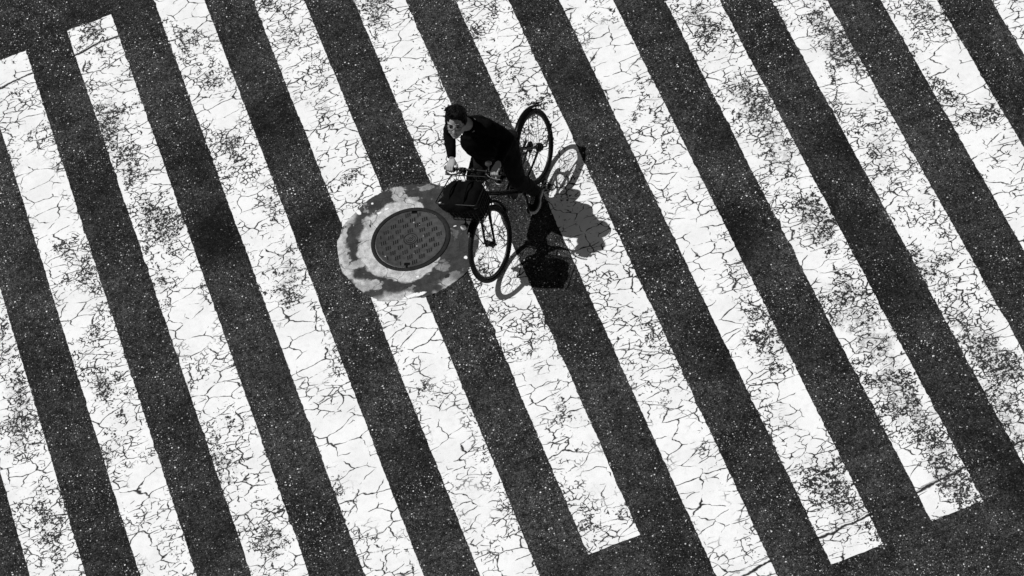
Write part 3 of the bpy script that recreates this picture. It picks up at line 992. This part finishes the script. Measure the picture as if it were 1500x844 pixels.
# ------------------------------------------------------------------ bag in the basket
bm = bmesh.new()
bb_, bt_ = [Vector(c) for c in bk_bot], [Vector(c) for c in bk_rim]
cb_, ct_ = sum(bb_, Vector()) / 4, sum(bt_, Vector()) / 4
lo = [bm.verts.new(cb_ + (v - cb_) * .93 + Vector((0, 0, .012))) for v in bb_]
hi = [bm.verts.new(ct_ + Vector(((v.x - ct_.x) * (.93 if v.x > ct_.x else .55), (v.y - ct_.y) * .93, -.055))) for v in bt_]
bm.faces.new(lo); bm.faces.new(hi[::-1])
for a in range(4):
    b = (a + 1) % 4
    bm.faces.new((lo[a], lo[b], hi[b], hi[a]))
ball(bm, (1.13, -.085, 1.03), (.115, .125, .080), 3)
ball(bm, (1.18, .070, 1.02), (.120, .115, .080), 3)
ball(bm, (1.245, -.03, 1.025), (.098, .195, .075), 3)
ball(bm, (1.07, .03, 1.005), (.085, .145, .080), 3)
bm = remesh(bm, 'bag', .008, 8, lambda c: noise.noise(c * 9.0) * .014 + noise.noise(c * 24.0) * .005)
bag = link('bag', bm, M_BAG, None)
bag.matrix_world = BM
tag(bag, 'black soft bag stuffed into the front bicycle basket', 'bag')
bm = bmesh.new()
for s in (-.07, .07):
    tube(bm, smooth_path([(1.29, s, 1.075), (1.20, s * 1.1, 1.125), (1.10, s * .9, 1.118), (1.02, s, 1.06)], 6), .009, 6)
link('strap', bm, M_BAG, bag)
bm = bmesh.new()
box(bm, (1.300, -.150, 1.085), (.014, .026, .012), Matrix.Rotation(.4, 3, 'Z'), .003)
link('buckle', bm, M_STEEL, bag)

# ------------------------------------------------------------------ person (same axes as the bicycle)
HIP = {1: Vector((.435, .095, .910)), -1: Vector((.435, -.095, .910))}
KNEE = {1: Vector((.590, .140, .560)), -1: Vector((.775, -.145, .785))}
ANK = {1: Vector((.410, .120, .235)), -1: Vector((.365, -.130, .565))}
SHO = {1: Vector((.650, .188, 1.375)), -1: Vector((.645, -.150, 1.400))}
WRI = {1: GL + Vector((-.085, .005, .050)), -1: GR + Vector((-.080, -.005, .060))}
def elbow(a, b, l1, l2, pole):
    d = b - a
    L = min(d.length, l1 + l2 - .002)
    x = (l1 * l1 - l2 * l2 + L * L) / (2 * L)
    hgt = math.sqrt(max(l1 * l1 - x * x, 0))
    u = d.normalized()
    pl = Vector(pole); pl = (pl - u * pl.dot(u)).normalized()
    return a + u * x + pl * hgt
ELB = {1: elbow(SHO[1], WRI[1], .285, .255, (-.22, .22, -1.0)), -1: elbow(SHO[-1], WRI[-1], .285, .255, (-.45, -.55, -.5))}

NECK = Vector((.700, .040, 1.445))
# head axes: level in the world although the bicycle leans, tipped slightly up
Wz = BM.to_3x3().inverted() @ Vector((0, 0, 1))
Fh = Vector((1, 0, 0)); Fh = (Fh - Wz * Fh.dot(Wz)).normalized()
tip = math.radians(17)
HF = (Fh * math.cos(tip) + Wz * math.sin(tip)).normalized()      # face direction
HU = (Wz * math.cos(tip) - Fh * math.sin(tip)).normalized()
HL = HU.cross(HF).normalized()
yaw = Matrix.Rotation(math.radians(14), 3, HU)
HF = yaw @ HF; HL = yaw @ HL
HC = Vector((.828, .026, 1.612))
HR = Matrix((HF, HL, HU)).transposed()      # local head (x face, y left, z up) to bike axes
HS = 1.05
def hp(x, y, z): return HC + HR @ Vector((x, y, z)) * HS
def hball(bm, c, r, sub=3): ball(bm, hp(*c), Vector(r) * HS, sub, HR)

bm = bmesh.new()
# head: skull, jaw, brow, nose, lips, ears, neck
hball(bm, (-.010, 0, .035), (.096, .076, .090), 4)
hball(bm, (.030, 0, -.020), (.066, .066, .085), 4)
hball(bm, (.046, 0, -.070), (.044, .046, .040), 3)
hball(bm, (.070, 0, -.092), (.022, .026, .018), 3)
for s in (-1, 1):
    hball(bm, (.058, s * .038, -.020), (.026, .024, .024), 2)
    hball(bm, (.076, s * .030, .028), (.016, .028, .010), 2)
    hball(bm, (-.004, s * .076, -.005), (.018, .008, .031), 2)
    hball(bm, (.022, s * .050, -.062), (.030, .014, .028), 2)
tube(bm, [hp(.082, 0, .022), hp(.100, 0, -.008), hp(.106, 0, -.026)], [.008, .010, .0125], 10)
ball(bm, hp(.107, 0, -.027), .0125, 2)
for s in (-1, 1):
    ball(bm, hp(.098, s * .011, -.031), .0085, 2)
hball(bm, (.086, 0, -.056), (.012, .024, .007), 2)
hball(bm, (.083, 0, -.068), (.012, .020, .008), 2)
capsules(bm, [hp(-.025, 0, -.045), NECK + Vector((-.005, 0, .0)), NECK + Vector((-.06, 0, -.09))], [.056, .058, .07])
# torso
SP = [(Vector((.430, 0, .890)), .150, .100), (Vector((.465, .005, 1.000)), .140, .090), (Vector((.520, .015, 1.120)), .142, .090), (Vector((.580, .025, 1.245)), .160, .098), (Vector((.632, .035, 1.345)), .158, .088), (Vector((.672, .040, 1.410)), .090, .065)]
def spine_rings(grow=0.0, depth=0.0):
    rings = []
    for i, (c, wy, wd) in enumerate(SP):
        t = (SP[min(i + 1, len(SP) - 1)][0] - SP[max(i - 1, 0)][0]).normalized()
        f = Vector((0, 1, 0)).cross(t).normalized()
        rings.append((c, Vector((0, wy + grow, 0)), f * (wd + grow + depth)))
    return rings
loft(bm, spine_rings(), 24)
ball(bm, SP[0][0], (.11, .15, .10), 3)
def hand(bm, g, wr, s, bardir):
    """fist closed round the grip: palm, four curled fingers, thumb from the palm's inner side"""
    bd = bardir.normalized()                        # outward along the bar
    fw = (Vector((1, 0, 0)) - bd * bd.x).normalized()
    up = fw.cross(bd) if s < 0 else bd.cross(fw)
    if up.z < 0: up = -up
    def P(x, y, z): return g + fw * x + bd * y + up * z
    # palm
    rot = Matrix((fw, bd, up)).transposed()
    loft(bm, [(wr, bd * .026, up * .020), (P(-.060, 0, .042), bd * .034, up * .019), (P(-.030, .0, .036), bd * .041, up * .017), (P(-.004, 0, .031), bd * .041, up * .012), (P(.004, 0, .028), bd * .038, up * .009)], 16)
    for i, (dy, ln, r) in enumerate(((-.032, .95, .0088), (-.0107, 1.08, .0092), (.0107, 1.0, .0088), (.032, .84, .0078))):
        pts = [P(-.010, dy, .030), P(.010, dy, .033), P(.010 + .022 * ln, dy, .014), P(.008 + .019 * ln, dy * .98, -.012 * ln), P(.002, dy * .96, -.024)]
        capsules(bm, pts, [r, r * 1.08, r * 1.02, r * .95, r * .85], 10)
    pts = [P(-.048, -.030, .026), P(-.030, -.050, .012), P(-.004, -.060, -.008), P(.016, -.055, -.021)]
    capsules(bm, pts, [.013, .0118, .0105, .0088], 10)
for s in (1, -1):
    hand(bm, GL if s > 0 else GR, WRI[s], s, Vector((.007, .065, .001)) if s > 0 else Vector((-.0045, -.065, 0)))
    capsules(bm, [SHO[s], SHO[s].lerp(ELB[s], .4), ELB[s], ELB[s].lerp(WRI[s], .35), WRI[s]], [.044, .043, .036, .037, .024])
    capsules(bm, [HIP[s], HIP[s].lerp(KNEE[s], .35), KNEE[s], KNEE[s].lerp(ANK[s], .35), ANK[s]], [.082, .074, .052, .050, .034])
    t = Vector((1, 0, 0)) if s > 0 else Vector((.9, 0, -.42)).normalized()
    capsules(bm, [ANK[s], ANK[s] + Vector((0, 0, -.035)) - t * .03, ANK[s] + t * .12 + Vector((0, s * .012, -.055))], [.034, .032, .026])
body = remesh(bm, 'person', .0042, 2)
person = link('person', body, M_SKIN, None)
person.matrix_world = BM
tag(person, 'person with short dark hair, glasses and black jumper leaning forward over the bicycle handlebar', 'person')

# clothing
def fold(c):
    q = Vector((c.x * 5.0, c.y * 9.0, c.z * 7.0))
    return noise.noise(q) * .010 + noise.noise(c * 22.0 + Vector((3, 1, 7))) * .005
bm = bmesh.new()
loft(bm, spine_rings(.012, .004), 24)
ball(bm, SP[0][0] + Vector((.015, 0, .01)), (.115, .160, .080), 3)
for s in (1, -1):
    e = ELB[s]
    w2 = e.lerp(WRI[s], .90)
    capsules(bm, [SHO[s] - Vector((0, s * .012, -.002)), SHO[s].lerp(e, .25), SHO[s].lerp(e, .65), e, e.lerp(w2, .5), w2], [.068, .068, .063, .058, .052, .042])
    capsules(bm, [NECK + Vector((-.02, s * .05, -.035)), SHO[s] + Vector((-.01, -s * .01, .0))], [.052, .060])
# loose front hanging from the chest
loft(bm, [((.690, .02, 1.28), (0, .145, 0), (.045, 0, .02)), ((.695, .0, 1.15), (0, .160, 0), (.055, 0, 0)), ((.660, -.010, 1.02), (0, .160, 0), (.065, 0, 0)), ((.60, -.010, .93), (0, .150, 0), (.07, 0, 0))], 24)
loft(bm, [((.59, 0, 1.17), (0, .15, 0), (.11, 0, 0)), ((.57, 0, 1.02), (0, .15, 0), (.11, 0, 0)), ((.53, 0, .92), (0, .145, 0), (.11, 0, 0))], 24)
jm = remesh(bm, 'jumper', .008, 5, fold)
jumper = link('jumper', jm, M_KNIT, person)
bm = bmesh.new()
nr = []
ca, cb = frame_for((HC - NECK), (0, 1, 0))
tube(bm, [NECK + Vector((.012, 0, .012)) + ca * .066 * math.cos(2 * PI * i / 28) + cb * .066 * math.sin(2 * PI * i / 28) for i in range(28)], .012, 10, True)
link('collar', bm, M_KNIT, jumper)
for s in (1, -1):
    bm = bmesh.new()
    e = ELB[s]
    d = (WRI[s] - e).normalized()
    c = e.lerp(WRI[s], .93)
    a_, b_ = frame_for(d)
    loft(bm, [(c - d * .03, a_ * .042, b_ * .042), (c - d * .01, a_ * .041, b_ * .041), (c + d * .016, a_ * .038, b_ * .038)], 18)
    link('cuff', bm, M_KNIT, jumper)

bm = bmesh.new()
ball(bm, (.440, 0, .895), (.125, .165, .100), 3)
for s in (1, -1):
    k = KNEE[s]
    a2 = k.lerp(ANK[s], .93)
    back = Vector((-.02, 0, 0)) if s > 0 else Vector((0, 0, -.01))
    capsules(bm, [HIP[s], HIP[s].lerp(k, .4), k, k.lerp(a2, .4) + back, a2], [.108, .096, .074, .070, .056])
tm = remesh(bm, 'trousers', .008, 5, lambda c: noise.noise(Vector((c.x * 10, c.y * 8, c.z * 16))) * .009 + noise.noise(c * 30.0) * .004)
trousers = link('trousers', tm, M_JEANS, person)
for s in (1, -1):
    bm = bmesh.new()
    k = KNEE[s]; d = (ANK[s] - k).normalized(); c = k.lerp(ANK[s], .90)
    a_, b_ = frame_for(d)
    loft(bm, [(c - d * .02, a_ * .058, b_ * .058), (c, a_ * .060, b_ * .060), (c + d * .025, a_ * .059, b_ * .059)], 20)
    link('turned_up_hem', bm, M_JEANS, trousers)

# shoes with pale soles
def shoe(ank, fwd, side):
    f = Vector(fwd).normalized()
    l = Vector((0, 0, 1)).cross(f).normalized()
    u = f.cross(l)
    o = ank - u * .085
    def P(x, y, z): return o + f * x + l * y + u * z
    bm = bmesh.new()
    sec = ((-.078, .024, .030, .036), (-.070, .031, .044, .046), (-.03, .034, .060, .056), (.02, .035, .048, .046), (.07, .042, .034, .034), (.12, .046, .028, .028), (.16, .042, .024, .024), (.185, .028, .020, .018))
    loft(bm, [(P(x, side * .006 * (x > .05), .010 + zc * .6), l * w, u * hh * .85) for x, w, zc, hh in sec], 18)
    capsules(bm, [P(-.020, 0, .05), P(-.012, 0, .105)], [.043, .044])
    up = remesh(bm, 'shoe', .005, 4)
    sh = link('shoe', up, M_SHOE, person)
    bm = bmesh.new()
    n = 28
    a_, b_ = [], []
    outl = [(-.086, 0, 0)]
    prof = ((-.082, .016), (-.068, .032), (-.03, .038), (.02, .037), (.07, .046), (.12, .050), (.16, .045), (.185, .031), (.197, .012))
    pts = [(x, w) for x, w in prof] + [(x, -w) for x, w in prof[::-1]]
    t_ = [bm.verts.new(P(x, y + side * .006 * (x > .05), .012)) for x, y in pts]
    b_ = [bm.verts.new(P(x * .99, y * .97 + side * .006 * (x > .05), -.016)) for x, y in pts]
    bm.faces.new(t_); bm.faces.new(b_[::-1])
    for i in range(len(pts)):
        j = (i + 1) % len(pts)
        bm.faces.new((t_[i], t_[j], b_[j], b_[i]))
    link('sole', bm, M_SOLE, sh, smooth=False)
    bm = bmesh.new()
    for i in range(4):
        x = .055 + i * .018
        tube(bm, smooth_path([P(x, -.024, .062 - i * .006), P(x + .004, 0, .082 - i * .009), P(x, .024, .062 - i * .006)], 4), .003, 6)
    link('lace', bm, M_SHOE, sh)
shoe(ANK[1], (1, .10, .02), 1)
shoe(ANK[-1], (.88, -.05, -.42), -1)

# hair: cap with a raised side-swept top
bm = bmesh.new()
hball(bm, (-.028, 0, .050), (.104, .092, .090), 4)
hball(bm, (-.052, 0, .002), (.070, .086, .080), 3)
hball(bm, (.018, .008, .104), (.072, .080, .036), 3)
hball(bm, (.050, .012, .098), (.042, .066, .026), 3)
for i in range(60):
    x = random.uniform(-.095, .085); y = random.uniform(-.075, .075)
    if (x / .095) ** 2 + (y / .080) ** 2 > .75:
        continue
    z = .048 + .092 * math.sqrt(max(0, 1 - (x / .125) ** 2 - (y / .105) ** 2))
    d = Vector((random.uniform(.005, .03), random.uniform(-.03, .0), random.uniform(-.004, .004)))
    tube(bm, [hp(x, y, z - .012), hp(x + d.x * .6, y + d.y * .6, z + d.z), hp(x + d.x * 1.2, y + d.y * 1.2, z + d.z * .7)], [.016, .013, .005], 7)
for s in (-1, 1):
    hball(bm, (.008, s * .078, .020), (.026, .012, .038), 2)
hm = remesh(bm, 'hair', .0035, 1, lambda c: noise.noise(c * 40.0) * .003 + noise.noise(c * 95.0) * .0025)
link('hair', hm, M_HAIR, person)
# brows, eyes, mouth line, glasses
for s in (-1, 1):
    bm = bmesh.new()
    tube(bm, smooth_path([hp(.094, s * .014, .030), hp(.091, s * .032, .036), hp(.078, s * .052, .031)], 4), .0042, 6)
    link('eyebrow', bm, M_HAIR, person)
    bm = bmesh.new()
    hball(bm, (.080, s * .031, .008), (.011, .0145, .0075), 3)
    e = link('eye', bm, M_EYE, person)
    bm = bmesh.new()
    hball(bm, (.0895, s * .031, .008), (.0035, .0062, .0062), 2)
    link('iris', bm, M_HAIR, e)
    bm = bmesh.new()
    tube(bm, smooth_path([hp(.090, s * .015, .013), hp(.093, s * .031, .0165), hp(.082, s * .047, .012)], 4), .0024, 6)
    link('eyelid', bm, M_HAIR, e)
bm = bmesh.new()
tube(bm, smooth_path([hp(.086, -.024, -.063), hp(.0955, -.010, -.0625), hp(.097, 0, -.0635), hp(.0955, .010, -.0625), hp(.086, .024, -.063)], 4), .0040, 6)
link('mouth', bm, M_LIP, person)
bm = bmesh.new()
def lens_ring(s):
    pts = []
    for i in range(28):
        a = 2 * PI * i / 28
        ca_, sa_ = math.cos(a), math.sin(a)
        y = .026 * math.copysign(abs(ca_) ** .75, ca_); z = .017 * math.copysign(abs(sa_) ** .75, sa_)
        pts.append(hp(.108 - .10 * abs(y + s * 0) * .25 - .010 * (s * y > 0) * abs(y) / .026, s * .034 + y, .006 + z))
    return pts
for s in (-1, 1):
    tube(bm, lens_ring(s), .0020, 6, True)
    tube(bm, [hp(.098, s * .060, .010), hp(.050, s * .078, .010), hp(-.005, s * .083, .006), hp(-.022, s * .081, -.012)], .0019, 6)
tube(bm, smooth_path([hp(.107, -.009, .010), hp(.111, 0, .013), hp(.107, .009, .010)], 4), .0018, 6)
link('glasses', bm, M_FRAME, person)
